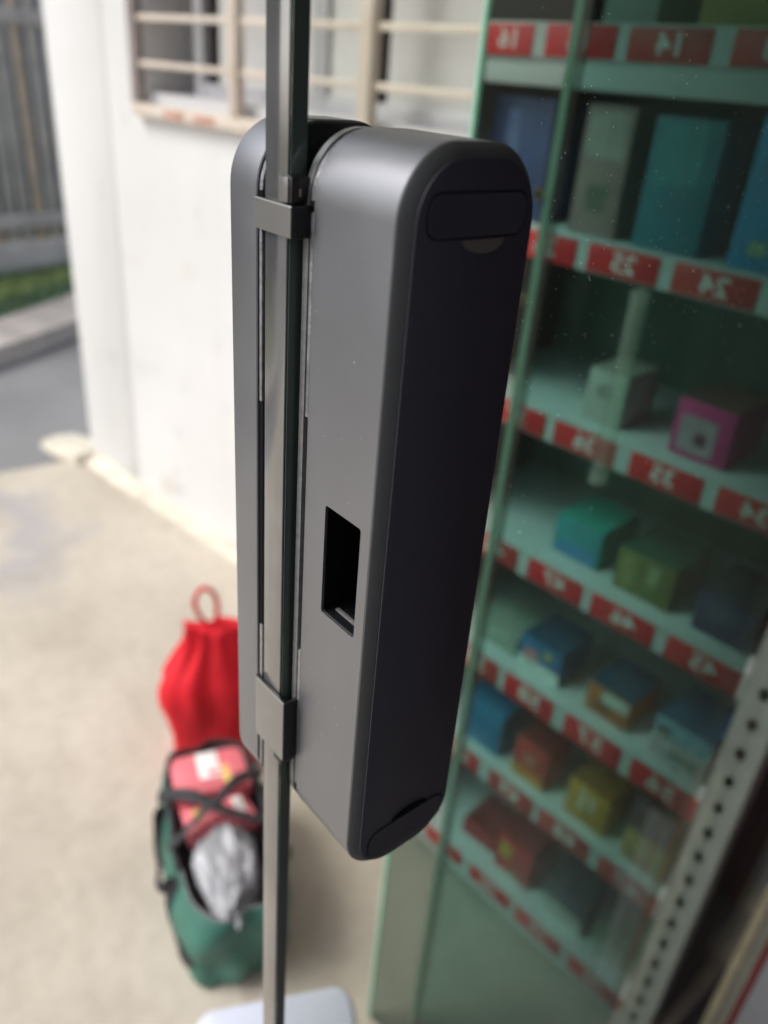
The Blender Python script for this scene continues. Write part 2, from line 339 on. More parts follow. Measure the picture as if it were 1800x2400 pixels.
strip(kpath, 0.361, 4.0, -0.13, 0.0, M['soil'], 'verge')
def grass():
    bm = bmesh.new(); rnd = random.Random(3)
    for _ in range(15000):
        y = rnd.uniform(0.2, 3.3); k = min(range(len(kpath)), key=lambda i: abs(kpath[i].y-y)); x0 = kpath[k].x-0.42
        f = rnd.random(); x = x0-f*(x0+5.62+0.23*(y-1.4)) if x0 > -5.6 else x0-f*0.2
        h = rnd.uniform(0.03, 0.09); a = rnd.uniform(0, 6.28); wd = 0.006
        dx, dy = math.cos(a)*wd, math.sin(a)*wd; lx, ly = rnd.uniform(-0.03, 0.03), rnd.uniform(-0.03, 0.03)
        f_ = bm.faces.new((bm.verts.new((x-dx, y-dy, 0)), bm.verts.new((x+dx, y+dy, 0)), bm.verts.new((x+lx, y+ly, h))))
        f_.material_index = 1 if abs(f-0.52+rnd.uniform(-0.14, 0.14)) < 0.17 else 0
    me = bpy.data.meshes.new('grass'); bm.to_mesh(me); bm.free(); me.materials.append(M['grassd']); me.materials.append(M['grassl'])
    o = bpy.data.objects.new('grass', me); COL.objects.link(o); return o
tag(grass(), 'short green grass on the verge between kerb and fence', 'grass', kind='stuff')

# fence beyond the verge
fa = math.atan2(0.48, -0.11)
fen = thing('slat_fence', 'dark grey fence of upright slats with a rail, beyond the road', 'fence', (-5.62, 1.2, 0), fa)
boxo('plinth', (-1.6, -0.10, -0.1), (3.0, 0.04, 0.20), M['plinth'], fen, bevel=0.01)
for z in (0.30, 1.50): boxo('rail', (-1.6, -0.045, z), (3.0, -0.015, z+0.09), M['plinth'], fen, bevel=0.006)
slat_me = None
for i in range(42):
    x = -1.55+0.105*i; mm = M['fencew'] if i in (9, 17, 20, 26, 31) else M['fence']
    s = boxo('slat', (-0.030, -0.012, 0.20), (0.030, 0.012, 2.1), mm, fen, bevel=0.004)
    s.location = (x, random.uniform(-0.004, 0.004), random.uniform(-0.02, 0.02)); s.rotation_euler = (0, random.uniform(-0.012, 0.012), random.uniform(-0.1, 0.1))
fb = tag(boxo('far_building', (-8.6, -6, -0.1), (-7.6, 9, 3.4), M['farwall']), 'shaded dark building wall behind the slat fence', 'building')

# white house wall with a barred window
WA = R(7.4); WO = (-2.62, 0.838, 0)
wall = thing('house_wall', 'white plastered house wall beside the concrete yard', 'wall', WO, WA)
link('plaster', hole_wall(0, 3.1, 0, 2.75, 0.535, 2.55, 1.275, 2.15, 0.16), M['wall'], wall)
link('pilaster', bbox((-0.004, -0.0018, 0), (0.33, -0.0003, 2.75), 0.0006, 2), M['wall'], wall, 40)
bm = bmesh.new(); rows = []
for i in range(40):
    s = 0.0+3.0*i/39; k = -0.0022 if s < 0.33 else -0.001
    hgt = 0.030+0.010*noise.noise((s*3, 0, 0)); dp = 0.045+0.018*noise.noise((s*2.3, 5, 0))
    rows.append([bm.verts.new((s, k, 0.001)), bm.verts.new((s, k, hgt)), bm.verts.new((s, k-dp*0.4, hgt*0.55)), bm.verts.new((s, k-dp, 0.001))])
for a, b in zip(rows, rows[1:]):
    for q in range(3): bm.faces.new((a[q], a[q+1], b[q+1], b[q]))
link('mortar_fillet', bm, M['lump'], wall, 60)
boxo('eave', (-0.35, -0.55, 2.75), (3.1, 0.3, 2.87), M['ceiling'], wall)
lump = bmesh.new(); bmesh.ops.create_cube(lump, size=2); bmesh.ops.subdivide_edges(lump, edges=lump.edges, cuts=12, use_grid_fill=True)
for v in lump.verts:
    q = v.co.copy(); rd = q.length/max(abs(q.x), abs(q.y), abs(q.z)); d = (1.0+0.10*noise.noise(q*1.6+Vector((4, 2, 1)))+0.035*noise.noise(q*6))/rd**0.55
    v.co = Vector((q.x*0.15*d, q.y*0.085*d, max(q.z*0.048*d, -0.02)*(0.75+0.25*q.x)))
lo_ = link('cement_stub', lump, M['lump'], None, 50); lo_.location = (-2.73, 0.80, 0.0); lo_.rotation_euler = (0, 0, R(12))
tag(lo_, 'small cream cement stub at the foot of the white wall corner', 'cement stub')

gr = thing('window_grille', 'cream painted steel window grille with horizontal bars on the white wall', 'window grille', WO, WA)
y0, y1 = -0.026, -0.002
boxo('frame', (0.50, y0, 1.250), (2.58, y1, 1.283), M['grille'], gr, bevel=0.002)
boxo('frame', (0.50, y0, 1.2835), (0.535, y1, 2.20), M['grilleframe'], gr, bevel=0.002)
for sx in (0.955, 1.395, 1.84, 2.28):
    boxo('upright', (sx-0.017, y0-0.003, 1.2835), (sx+0.017, y1, 2.20), M['grille'], gr, bevel=0.002)
for k in range(8):
    z = 1.378+0.105*k; xs = [0.5355, 0.955-0.0172]
    for a, b in ((0.5355, 0.9375), (0.9725, 1.3775), (1.4125, 1.8225), (1.8575, 2.2625)):
        boxo('bar', (a, -0.018, z-0.0072), (b, -0.010, z+0.0072), M['grille'], gr, bevel=0.0015)
for a, b in ((0.66, 0.745), (0.79, 0.88)):
    boxo('primer_patch', (a, y0-0.0012, 1.256), (b, y0-0.0002, 1.274), M['rust'], gr)
wn = thing('sliding_window', 'grey sliding window with aluminium frame behind the cream grille', 'window', WO, WA)
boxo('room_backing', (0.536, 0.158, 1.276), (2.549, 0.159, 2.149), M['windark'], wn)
boxo('sill', (0.537, 0.012, 1.2755), (2.548, 0.157, 1.31), M['sillw'], wn)
for a, b in ((0.665, 0.70), (1.13, 1.175), (1.63, 1.67), (2.1, 2.14)):
    boxo('stile', (a, 0.07, 1.3105), (b, 0.10, 2.148), M['alu'], wn, bevel=0.002)
boxo('bottom_rail', (0.70, 0.072, 1.3105), (2.54, 0.098, 1.345), M['alu'], wn, bevel=0.002)
for a, b in ((0.7605, 1.0), (1.0005, 1.1295), (1.1755, 1.3), (1.36, 1.6295), (1.6705, 2.0995)):
    boxo('pane', (a, 0.082, 1.3455), (b, 0.086, 2.14), M['winpane'], wn)
for a, b in ((0.60, 0.655), (1.52, 1.57), (1.05, 1.09)):
    cb = bmesh.new(); pts = [(a+(b-a)*i/8, 0.115+0.012*math.sin(i*1.9)) for i in range(9)]
    rr_ = [[cb.verts.new((x, y, z)) for z in (1.32, 1.75, 2.14)] for x, y in pts]+[[cb.verts.new((x, y+0.006, z)) for z in (1.32, 1.75, 2.14)] for x, y in reversed(pts)]
    for i in range(len(rr_)):
        p, q = rr_[i], rr_[(i+1) % len(rr_)]
        for k in range(2): cb.faces.new((p[k], q[k], q[k+1], p[k+1]))
    link('curtain', cb, M['curtain'], wn, 60)

# shop of the door: end wall; unseen ceiling, walls, dark floor added for shade
tag(boxo('ceiling', (-0.75, -0.9, 2.5), (1.6, 1.6, 2.6), M['ceiling']), kind='structure')
tag(boxo('wall_shop_side', (1.25, -1.4, 0), (1.37, 1.6, 2.5), M['shopwall']), kind='structure')
tag(boxo('wall_shop_end', (0.02, 1.12, 0), (1.25, 1.24, 2.5), M['maroon']), kind='structure')
tag(boxo('wall_shop_back', (0.45, -1.52, 0), (1.37, -1.4, 2.5), M['shopwall']), kind='structure')

tag(boxo('floor_shop', (0.012, -1.4, 0.0005), (1.25, 1.12, 0.006), M['shopfloor']), kind='structure')

# ================================================================== GLASS DOOR
GX0, GX1 = -0.0140, -0.0010
door = thing('glass_door', 'open frameless glass door seen edge on, with a black lock clamped to it', 'door', (0, 0, 0))
boxo('pane', (GX0, 0.0, 0.012), (GX1, 0.98, 2.15), M['door'], door)
boxo('polished_edge', (GX0+0.0002, -0.0012, 0.012), (GX1-0.0002, -0.0001, 2.15), M['edge'], door, bevel=0.0004)
boxo('edge_band', (GX1+0.0001, -0.0004, 0.012), (GX1+0.0006, 0.0052, 2.15), M['edgedark'], door)
bm = bmesh.new(); rnd = random.Random(12)
for _ in range(900):
    if rnd.random() < 0.7: y = 0.10+0.5*rnd.random()**1.2; z = rnd.gauss(1.34, 0.06)
    else: y = rnd.uniform(0.06, 0.7); z = rnd.uniform(0.8, 1.42)
    r = 0.00010*math.exp(abs(rnd.gauss(0, 0.55)))
    c = Vector((GX1+0.0002, y, z)); k = 6; a0 = rnd.random()*6
    vs = [bm.verts.new(c+Vector((0, math.cos(a0+6.283*i/k)*r, math.sin(a0+6.283*i/k)*r*rnd.uniform(0.7, 1.5)))) for i in range(k)]
    t = bm.verts.new(c+Vector((r*0.5, 0, 0)))
    for i in range(k): bm.faces.new((vs[i], vs[(i+1) % k], t))
tag(link('dust_specks', bm, M['dust'], door), kind='stuff')

# ================================================================== SMART LOCK
lock = thing('door_lock', 'grey and black electronic lock clamped around the glass door edge', 'lock', (0, 0, 1.0945))
LO = (0, 0, 1.0945)
ZB, ZT, YF, YB = 1.0945, 1.386, 0.0030, 0.0605
def taper(o): return [(YF+(y-YF)*(1-0.065*max(0.0, (z-ZB)/(ZT-ZB))), z) for y, z in o]      # slightly narrower towards the top
oA = taper(rrect(YF, YB, ZB, ZT, 0.0215, 14, 0.0225))
def inset(d, extra=0.0): return taper(rrect(YF+d+extra, YB-d, ZB+d, ZT-d, max(0.0215-d, 0.004), 14, max(0.0225-d, 0.004)))
# outer half
x0, x1 = -0.0375, -0.0188
YI = YF; YF = -0.0012; oO = taper(rrect(YF, YB, ZB, ZT, 0.0215, 14, 0.0225))
link('outer_body', prism_x([(x0, inset(0.0030)), (x0+0.0004, inset(0.0016)), (x0+0.0012, inset(0.0005)), (x0+0.0024, oO), (x1-0.0004, oO), (x1, inset(0.0004))]), M['silver'], lock, 30, LO)
link('outer_gasket', prism_x([(x1+0.0001, inset(0.0009)), (GX0-0.0001, inset(0.0009))]), M['gasket'], lock, 30, LO)
link('outer_plate', prism_x([(-0.0172, inset(0.0006)), (-0.0158, inset(0.0006))], True), M['gasket'], lock, 30, LO)
boxo('tape_strip', (-0.0173, -0.0012, 1.294), (-0.0157, 0.0002, 1.362), M['tape'], lock, bevel=0.0003, off=LO)
boxo('tape_strip', (-0.0172, -0.0012, 1.112), (-0.0152, 0.0002, 1.194), M['plate'], lock, bevel=0.0004, off=LO)
# curved shine of the tape round the top corners
def arc_strip(name, xa, xb, d, a0, a1, mat):
    bm = bmesh.new(); rows = []; r0 = 0.0215-d; cy, cz = YF+0.0215, ZT-0.0215
    for k in range(25):
        a = R(a0+(a1-a0)*k/24)
        for rr in (): pass
        rows.append([bm.verts.new((x, cy+rr*math.cos(a), cz+rr*math.sin(a))) for x, rr in ((xa, r0), (xb, r0), (xb, r0-0.0012), (xa, r0-0.0012))])
    for p, q in zip(rows, rows[1:]):
        for k in range(4): bm.faces.new((p[k], p[(k+1) % 4], q[(k+1) % 4], q[k]))
    bm.faces.new(rows[0]); bm.faces.new(rows[-1])
    return link(name, bm, mat, lock, 40, LO)
arc_strip('tape_strip', -0.0173, -0.0157, 0.0002, 178, 96, M['tape'])
YF = YI
# inner half
x0, x1 = 0.0070, 0.0452
SZ0, SZ1, SX0, SX1 = 1.2215, 1.2672, 0.0198, 0.0400       # bolt slot
def inner_body():
    bm = bmesh.new()
    rings = [(x0, inset(0.0004)), (x0+0.0005, oA), (x1-0.0003, oA), (x1, inset(0.0002))]
    vs = [[bm.verts.new((x, y, z)) for y, z in o] for x, o in rings]; n = len(vs[0]); fi = None
    for j, (a, b) in enumerate(zip(vs, vs[1:])):
        for i in range(n):
            i2 = (i+1) % n
            if j == 1 and abs(a[i].co.y-YF) < 1e-6 and abs(a[i2].co.y-YF) < 1e-6 and abs(a[i].co.z-a[i2].co.z) > 0.1:
                fi = (a[i], a[i2], b[i2], b[i]); continue
            bm.faces.new((a[i], a[i2], b[i2], b[i]))
    bm.faces.new(vs[0]); bm.faces.new(vs[-1])
    cs = sorted(fi, key=lambda v: (v.co.z, v.co.x)); bl, br, tl, tr = cs
    rc = 0.0008
    def hv(x, z): return bm.verts.new((x, YF, z))
    # clipped-corner opening
    ring = [hv(SX0+rc, SZ0), hv(SX1-rc, SZ0), hv(SX1, SZ0+rc), hv(SX1, SZ1-rc), hv(SX1-rc, SZ1), hv(SX0+rc, SZ1), hv(SX0, SZ1-rc), hv(SX0, SZ0+rc)]
    bm.faces.new((bl, br, ring[1], ring[0])); bm.faces.new((br, ring[2], ring[1])); bm.faces.new((br, tr, ring[3], ring[2]))
    bm.faces.new((tr, ring[4], ring[3])); bm.faces.new((tr, tl, ring[5], ring[4])); bm.faces.new((tl, ring[6], ring[5]))
    bm.faces.new((tl, bl, ring[7], ring[6])); bm.faces.new((bl, ring[0], ring[7]))
    inn = [bm.verts.new((v.co.x, YF+0.0016, v.co.z)) for v in ring]
    for i in range(8): bm.faces.new((ring[i], ring[(i+1) % 8], inn[(i+1) % 8], inn[i]))
    return link('inner_body', bm, M['silver'], lock, 25, LO)
inner_body()
pk = bmesh.new()   # dark pocket behind the opening: five faces
a = [(SX0+0.0001, SZ0+0.0001), (SX1-0.0001, SZ0+0.0001), (SX1-0.0001, SZ1-0.0001), (SX0+0.0001, SZ1-0.0001)]
f_ = [pk.verts.new((x, YF+0.0012, z)) for x, z in a]; g_ = [pk.verts.new((x, YF+0.021, z)) for x, z in a]
for i in range(4): pk.faces.new((f_[i], f_[(i+1) % 4], g_[(i+1) % 4], g_[i]))
pk.faces.new(g_)
slot = link('bolt_slot', pk, M['gasket'], lock, None, LO)
boxo('latch_plate', (SX0+0.003, YF+0.0045, SZ0+0.0002), (SX1-0.0004, YF+0.0062, SZ0+0.0012), M['plate'], slot, bevel=0.0002, off=LO)
boxo('latch_plate', (SX0+0.005, YF+0.0072, SZ0+0.0002), (SX1-0.0004, YF+0.0080, SZ0+0.0009), M['clampdark'], slot, off=LO)
# layers between the inner half and the glass
link('inner_gasket', prism_x([(GX1+0.0007, inset(0.0012, 0.0034)), (x0-0.0001, inset(0.0012, 0.0034))]), M['gasket'], lock, 30, LO)
link('mount_plate', prism_x([(0.0014, inset(0.0004)), (0.0042, inset(0.0004))]), M['plate'], lock, 30, LO)
boxo('tape_strip', (0.0050, 0.0034, 1.295), (0.0067, 0.0052, 1.362), M['tape'], lock, bevel=0.0003, off=LO)
boxo('tape_strip', (0.0050, 0.0034, 1.117), (0.0067, 0.0052, 1.193), M['plate'], lock, bevel=0.0003, off=LO)
arc_strip('tape_strip', 0.0046, 0.0067, 0.0006, 178, 100, M['tape'])
# black cover with a bevelled rim
link('cover_rim', prism_x([(x1+0.0001, inset(0.0001)), (x1+0.0006, oA), (x1+0.0012, inset(0.0004)), (x1+0.0036, inset(0.0032)), (x1+0.0040, inset(0.0042))], True), M['capedge'], lock, 25, LO)
XC = x1+0.0041
cover = link('front_cover', prism_x([(XC-0.0002, inset(0.0038)), (XC+0.0003, inset(0.0038)), (XC+0.0006, inset(0.0045))]), M['cap'], lock, 25, LO)
XC += 0.0006
def pill(name, ya, yb, za, zb, xa, xb, mat, parent, r=None):
    r = r or (zb-za)/2*0.75
    o1 = rrect(ya, yb, za, zb, r, 8); o2 = rrect(ya+0.0003, yb-0.0003, za+0.0003, zb-0.0003, r-0.0003, 8)
    return link(name, prism_x([(xa, o1), (xb-0.0002, o1), (xb, o2)]), mat, parent, 30, LO)
pill('groove', 0.0098, 0.0501, 1.3610, 1.3738, XC-0.0001, XC+0.00022, M['capline'], cover)
pill('battery_door', 0.0103, 0.0496, 1.3615, 1.3733, XC-0.0001, XC+0.00045, M['cap'], cover)
pill('groove', 0.0106, 0.0540, 1.1040, 1.1201, XC-0.0001, XC+0.00022, M['capline'], cover)
pill('battery_door', 0.0111, 0.0535, 1.1045, 1.1196, XC-0.0001, XC+0.00045, M['cap'], cover)
def crescent(name, yc, zc, wy, hz, mat, sgn):
    bm = bmesh.new(); n = 20; top = [bm.verts.new((XC+0.0001, yc-wy+2*wy*k/n, zc)) for k in range(n+1)]
    low = [bm.verts.new((XC+(0.00005 if sgn < 0 else 0.0009), yc-wy+2*wy*k/n, zc+sgn*hz*math.sqrt(max(0, 1-((2*k/n-1))**2)))) for k in range(n+1)]
    bk = [bm.verts.new((XC-0.0001, yc-wy+2*wy*k/n, zc+sgn*hz*math.sqrt(max(0, 1-((2*k/n-1))**2)))) for k in range(n+1)]
    for k in range(n):
        bm.faces.new((top[k], top[k+1], low[k+1], low[k])); bm.faces.new((low[k], low[k+1], bk[k+1], bk[k]))
    bmesh.ops.remove_doubles(bm, verts=bm.verts, dist=1e-6)
    return link(name, bm, mat, cover, 30, LO)
M['notchlit'] = pmat('notch_lit_grey', (0.13, 0.125, 0.12), 0.45)  # paler grey puts the light on the upward-facing recess into the colour
def scoop(name, yc, zc, wy, hz, sgn, mat):
    # shallow finger scoop: a half disc whose straight side stands proud and tilts towards the lip
    bm = bmesh.new(); n = 18; c = []
    for k in range(n+1):
        a = math.pi*k/n; c.append((yc-wy*math.cos(a), zc+sgn*hz*math.sin(a)))
    front = [bm.verts.new((XC+0.00015+0.0007*abs(z-zc)/hz, y, z)) for y, z in c]; bk_ = [bm.verts.new((XC-0.0001, y, z)) for y, z in c]
    bm.faces.new(front); bm.faces.new(bk_)
    for k in range(n): bm.faces.new((front[k], front[k+1], bk_[k+1], bk_[k]))
    bm.faces.new((front[-1], front[0], bk_[0], bk_[-1]))
    return link(name, bm, mat, cover, 20, LO)
scoop('finger_notch', 0.0330, 1.3606, 0.0085, 0.0038, -1, M['notchlit'])
scoop('finger_notch', 0.0335, 1.1204, 0.0100, 0.0030, 1, M['capline'])  # near-black colour stands for shade in the lower recess
# clamps round the glass edge
def clamp(xa, xb, za, zb, yf, yb, name='clamp'):
    o = []; r = 0.0016
    for cx, cy, a0 in ((xa+r, yf+r, 180), (xb-r, yf+r, 270)):
        for k in range(7):
            a = R(a0+90*k/6); o.append((cx+r*math.cos(a), cy+r*math.sin(a)))
    o += [(xb, yb), (xb-0.0016, yb), (xb-0.0018, -0.0015), (xa+0.0012, -0.0015), (xa+0.001, 0.0030), (xa, 0.0030)]
    b = prism_z(o, za, zb)
    ob = link(name, b, [M['clamp'], M['clampdark']], lock, 35, LO)
    for pl in ob.data.polygons:
        if pl.normal.x > 0.6 or abs(pl.normal.z) > 0.6: pl.material_index = 1  # right sides, tops and undersides painted dark to hold the clamp's shade
    md = ob.modifiers.new('bevel', 'BEVEL'); md.width = 0.0005; md.segments = 2; md.limit_method = 'ANGLE'; md.angle_limit = R(50)
    return ob
clamp(-0.0178, 0.0048, 1.3540, 1.3636, -0.0034, 0.0048)
c2 = clamp(-0.0178, 0.0058, 1.1334, 1.1668, -0.0034, 0.0050)
M['foam_black'] = M['gasket']
boxo('clamp_padding', (-0.0168, -0.0014, 1.1550), (0.0036, -0.0013+0.0001, 1.1662), M['gasket'], lock, off=LO)
clip = boxo('cable_clip', (-0.0036, -0.0024, 1.3638), (0.0030, 0.0046, 1.3716), M['clampdark'], lock, bevel=0.0007, off=LO)
boxo('clip_face', (-0.0034, -0.0029, 1.3642), (0.0016, -0.0024, 1.3712), M['clamp'], clip, bevel=0.0002, off=LO)
boxo('clip_stub', (-0.0034, -0.0026, 1.1288), (0.0030, 0.0046, 1.1332), M['clampdark'], lock, bevel=0.0005, off=LO)
boxo('clip_tan_mark', (0.00305, 0.0004, 1.3660), (0.0032, 0.0010, 1.3682), M['tan'], clip, off=LO)  # small tan mark on the clip's right side

bm = bmesh.new(); rnd = random.Random(31)
for _ in range(70):
    xa = rnd.uniform(0.009, 0.043); za = rnd.uniform(1.13, 1.36); r = 0.00007*math.exp(abs(rnd.gauss(0, 0.5)))
    if SX0-0.001 < xa < SX1+0.001 and SZ0-0.001 < za < SZ1+0.001: continue
    c = Vector((xa, YF-0.00002, za)); vs = [bm.verts.new(c+Vector((math.cos(6.283*i/6)*r, 0, math.sin(6.283*i/6)*r*rnd.uniform(0.7, 1.6)))) for i in range(6)]
    t = bm.verts.new(c+Vector((0, -r*0.6, 0)))
    for i in range(6): bm.faces.new((vs[i], vs[(i+1) % 6], t))
tag(link('dust_specks', bm, M['dust'], lock, None, LO), kind='stuff')

# ================================================================== GLASS SCREEN
def screen(name, label, p, q, th, mat, h, ew):
    d = Vector((q[0]-p[0], q[1]-p[1], 0)); L = d.length; rz = math.atan2(d.y, d.x)
    t = thing(name, label, 'glass panel', (p[0], p[1], 0), rz, 'glass panels in front of the rack')
    boxo('pane', (ew+0.0001, 0, 0.003), (L, th, h), mat, t)
    boxo('ground_edge', (0.0, 0, 0.003), (ew, th, h), M['paneedge'], t)
    return t
HPX, HPZ = 0.100, 1.060
sA = screen('glass_panel', 'clear green-edged glass panel standing on the concrete, leftmost of two', (-0.325, 0.398), (-0.231, 0.4175), 0.006, M['pane_a'], 1.64, 0.0036)
sB = screen('glass_panel', 'tinted green-edged glass panel in front of the shelf rack', (-0.270, 0.446), (-0.0195, 0.590), 0.010, M['pane_b'], 1.64, 0.0062)
hb = bmesh.new(); prof = [(0.001, 0.0), (0.0085, 0.001), (0.0095, 0.004), (0.0095, 0.014), (0.0085, 0.018), (0.0085, 0.180), (0.0090, 0.184), (0.0090, 0.190), (0.001, 0.193)]  # glass tube modelled in place of a pale reflected streak
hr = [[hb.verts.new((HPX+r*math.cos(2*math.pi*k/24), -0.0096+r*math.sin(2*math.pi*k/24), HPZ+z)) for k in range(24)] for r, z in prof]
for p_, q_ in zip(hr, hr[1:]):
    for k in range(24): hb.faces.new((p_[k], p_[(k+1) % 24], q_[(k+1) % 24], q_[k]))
link('reflection_streak', hb, glassmat('pale_green_streak', (0.82, 0.93, 0.87), haze=0.10, hazecol=(0.42, 0.66, 0.55)), sB, 50)
for z in (1.318, 1.225):
    ft = bmesh.new(); bmesh.ops.create_cone(ft, cap_ends=True, segments=20, radius1=0.0056, radius2=0.0046, depth=0.004, matrix=Matrix.Translation((-0.0055, -0.0025, z)) @ Matrix.Rotation(R(90), 4, 'X'))
    f = link('fitting', ft, M['brass'], sB, 40)
    ft = bmesh.new(); bmesh.ops.create_cone(ft, cap_ends=True, segments=14, radius1=0.0022, radius2=0.0022, depth=0.002, matrix=Matrix.Translation((-0.0055, -0.0048, z)) @ Matrix.Rotation(R(90), 4, 'X'))
    link('screw', ft, M['brassd'], f, 40)

# ================================================================== SHELF RACK
RA = R(3.38); RO = Vector((0, 0.72, 0)); RM = Matrix.Translation(RO) @ Matrix.Rotation(RA, 4, 'Z')  # mirror image of the shelves built solid, in place of a door reflection
rack = thing('mirrored_shelf_rack', 'white metal shelf rack with red mirrored number tags behind the glass, standing in for a reflection', 'shelf rack', RO, RA)
SL, SR, DEP = -0.600, -0.052, 0.27
ROWS = [1.469, 1.244, 1.012, 0.792, 0.571, 0.356, 0.098]       # top of each label strip
boxo('back_panel', (SL, DEP, 0.03), (SR+0.03, DEP+0.006, 1.64), M['rackback'], rack)
boxo('side_panel', (SR+0.0465, 0.042, 0.0), (SR+0.0485, DEP+0.006, 1.64), M['rackside'], rack)
boxo('side_panel', (SL-0.006, 0.0, 0.0), (SL-0.001, DEP+0.006, 1.64), M['rackside'], rack)
boxo('shade_canopy', (SL-0.006, -0.36, 1.6415), (SR+0.0465, DEP+0.006, 1.67), M['rackwhite'], rack)  # unseen forward canopy, added to shade the upper shelf rows
boxo('lower_strip', (SL, 0.002, 1.402), (SR-0.001, 0.03, 1.4345), M['rackwhite'], rack, bevel=0.003)  # plain strip below the topmost label row
COLS = [(-0.158, -0.056), (-0.276, -0.176), (-0.391, -0.293), (-0.506, -0.410), (-0.598, -0.524)]
def number_mesh(txt, size):
    cu = bpy.data.curves.new('num', 'FONT'); cu.body = txt; cu.size = size; cu.align_x = 'CENTER'; cu.align_y = 'CENTER'; cu.resolution_u = 2; cu.offset = size*0.02
    ob = bpy.data.objects.new('num', cu); COL.objects.link(ob)
    dg = bpy.context.evaluated_depsgraph_get(); me = bpy.data.meshes.new_from_object(ob.evaluated_get(dg))
    bpy.data.objects.remove(ob); return me
rt = random.Random(5)
for r, zt in enumerate(ROWS):
    last = r == 6; th_ = (0.033, 0.033, 0.034, 0.037, 0.043, 0.041, 0.037)[r]
    sh = boxo('shelf', (SL, 0.0, zt-0.006), (SR-0.001, DEP-0.001, zt), M['rackwhite'], rack, bevel=0.001)
    boxo('front_lip', (SL, -0.002, zt-(0.060 if last else th_+0.004)), (SR-0.001, -0.0002, zt-0.0005), M['rackwhite'], sh)
    for c, (a, b) in enumerate(COLS):
        n = (r+2+c) % 10; txt = f'{r+1}{n}'
        z0, z1 = zt-th_-0.003, zt-0.003
        ja, jb_ = rt.uniform(-0.003, 0.003), rt.uniform(-0.002, 0.002)
        lab = boxo('number_tag', (a+ja, -0.0034, z0+jb_*0.4), (b+ja, -0.0022, z1+jb_*0.4), M['tag'] if rt.random() < 0.7 else M['tagfade'], rack, bevel=0.0005)
        me = number_mesh(txt, 0.030*th_/0.033)
        for v in me.vertices:
            v.co = Vector(((a+b)/2-v.co.x*1.15, -0.00355, (z0+z1)/2+v.co.y))      # the numbers read mirrored
        me.materials.append(M['tagtext']); no = bpy.data.objects.new('number', me); COL.objects.link(no); no.parent = lab
# perforated angle post at the right end
def post():
    bm = bmesh.new(); xa, xb = SR+0.004, SR+0.0460; pitch = 0.050; hw, hh = 0.0080, 0.0115; th = 0.0022
    for k in range(32):
        z0, z1 = 0.0+pitch*k, pitch*(k+1); cz = (z0+z1)/2; cx = (xa+xb)/2-0.002
        o = [(xa, z0), (cx, z0), (xb, z0), (xb, cz), (xb, z1), (cx, z1), (xa, z1), (xa, cz)]
        ang = [225, 270, 315, 0, 45, 90, 135, 180]
        inn = [(cx+hw*math.cos(R(a)), cz+hh*math.sin(R(a))) for a in ang]
        for y, pts in ((0, None), (th, None)):
            A = [bm.verts.new((x, y, z)) for x, z in o]; B = [bm.verts.new((x, y, z)) for x, z in inn]
            for i in range(8): bm.faces.new((A[i], A[(i+1) % 8], B[(i+1) % 8], B[i]))
            if y == 0: fB = B
            else:
                for i in range(8): bm.faces.new((fB[i], fB[(i+1) % 8], B[(i+1) % 8], B[i]))
    bbox((xb+0.0001, 0.0, 0.0), (xb+0.0022, 0.040, 1.64), 0, 2, bm)
    bbox((SR, -0.0006, 0.0), (xa-0.0001, 0.010, 1.64), 0, 2, bm)
    bmesh.ops.remove_doubles(bm, verts=bm.verts, dist=1e-6)
    return link('slotted_post', bm, M['post'], rack)
post()

# goods on the shelves ------------------------------------------------
def goods(name, label, cat, row, a, b, h, yy, dep, col, prints=(), rz=0.0, top=None, rough=0.45):
    z = ROWS[row]+0.0006; c = RM @ Vector(((a+b)/2, yy, z)); t = thing(name, label, cat, c, RA+rz, 'cartons on the shelf rack')
    hw = (b-a)/2; mt = pmat(name+'_card', col, rough, 0, var=0.12, vscale=30)
    bd = boxo('carton', (-hw, 0, 0), (hw, dep, h), mt, t, bevel=0.0015)
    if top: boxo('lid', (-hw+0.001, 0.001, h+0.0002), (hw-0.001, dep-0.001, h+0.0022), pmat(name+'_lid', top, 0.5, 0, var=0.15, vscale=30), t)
    for i, (u0, u1, v0, v1, pc) in enumerate(prints):
        u0, u1 = -hw+u0*2*hw, -hw+u1*2*hw
        boxo('printed_patch', (u0, -0.0007, v0*h), (u1, -0.0001, v1*h), pmat(name+'_print', pc, 0.5, 0, var=0.2, vscale=60), t)
    return t
goods('blue_carton', 'dark blue carton on the upper shelf nearest the green glass edge', 'carton', 1, -0.60, -0.50, 0.145, 0.03, 0.12, (0.03, 0.07, 0.22), ((0.3, 0.5, 0.1, 0.9, (0.10, 0.16, 0.36)),))
goods('taupe_carton', 'tall dusty pink and brown carton on the upper shelf', 'carton', 1, -0.445, -0.378, 0.145, 0.02, 0.10, (0.34, 0.22, 0.21), ((0.1, 0.9, 0.6, 0.95, (0.42, 0.36, 0.34)), (0.3, 0.7, 0.2, 0.4, (0.14, 0.14, 0.10))))
goods('teal_carton', 'teal blue carton left of the bright blue one on the upper shelf', 'carton', 1, -0.352, -0.268, 0.14, 0.02, 0.11, (0.03, 0.20, 0.27), ((0.1, 0.8, 0.5, 0.95, (0.05, 0.28, 0.32)),))
goods('blue_carton', 'bright blue carton with a purple figure, right end of the upper shelf', 'carton', 1, -0.232, -0.130, 0.15, 0.02, 0.10, (0.01, 0.26, 0.50), ((0.42, 0.66, 0.18, 0.5, (0.16, 0.09, 0.28)), (0.2, 0.4, 0.1, 0.2, (0.3, 0.4, 0.25))))
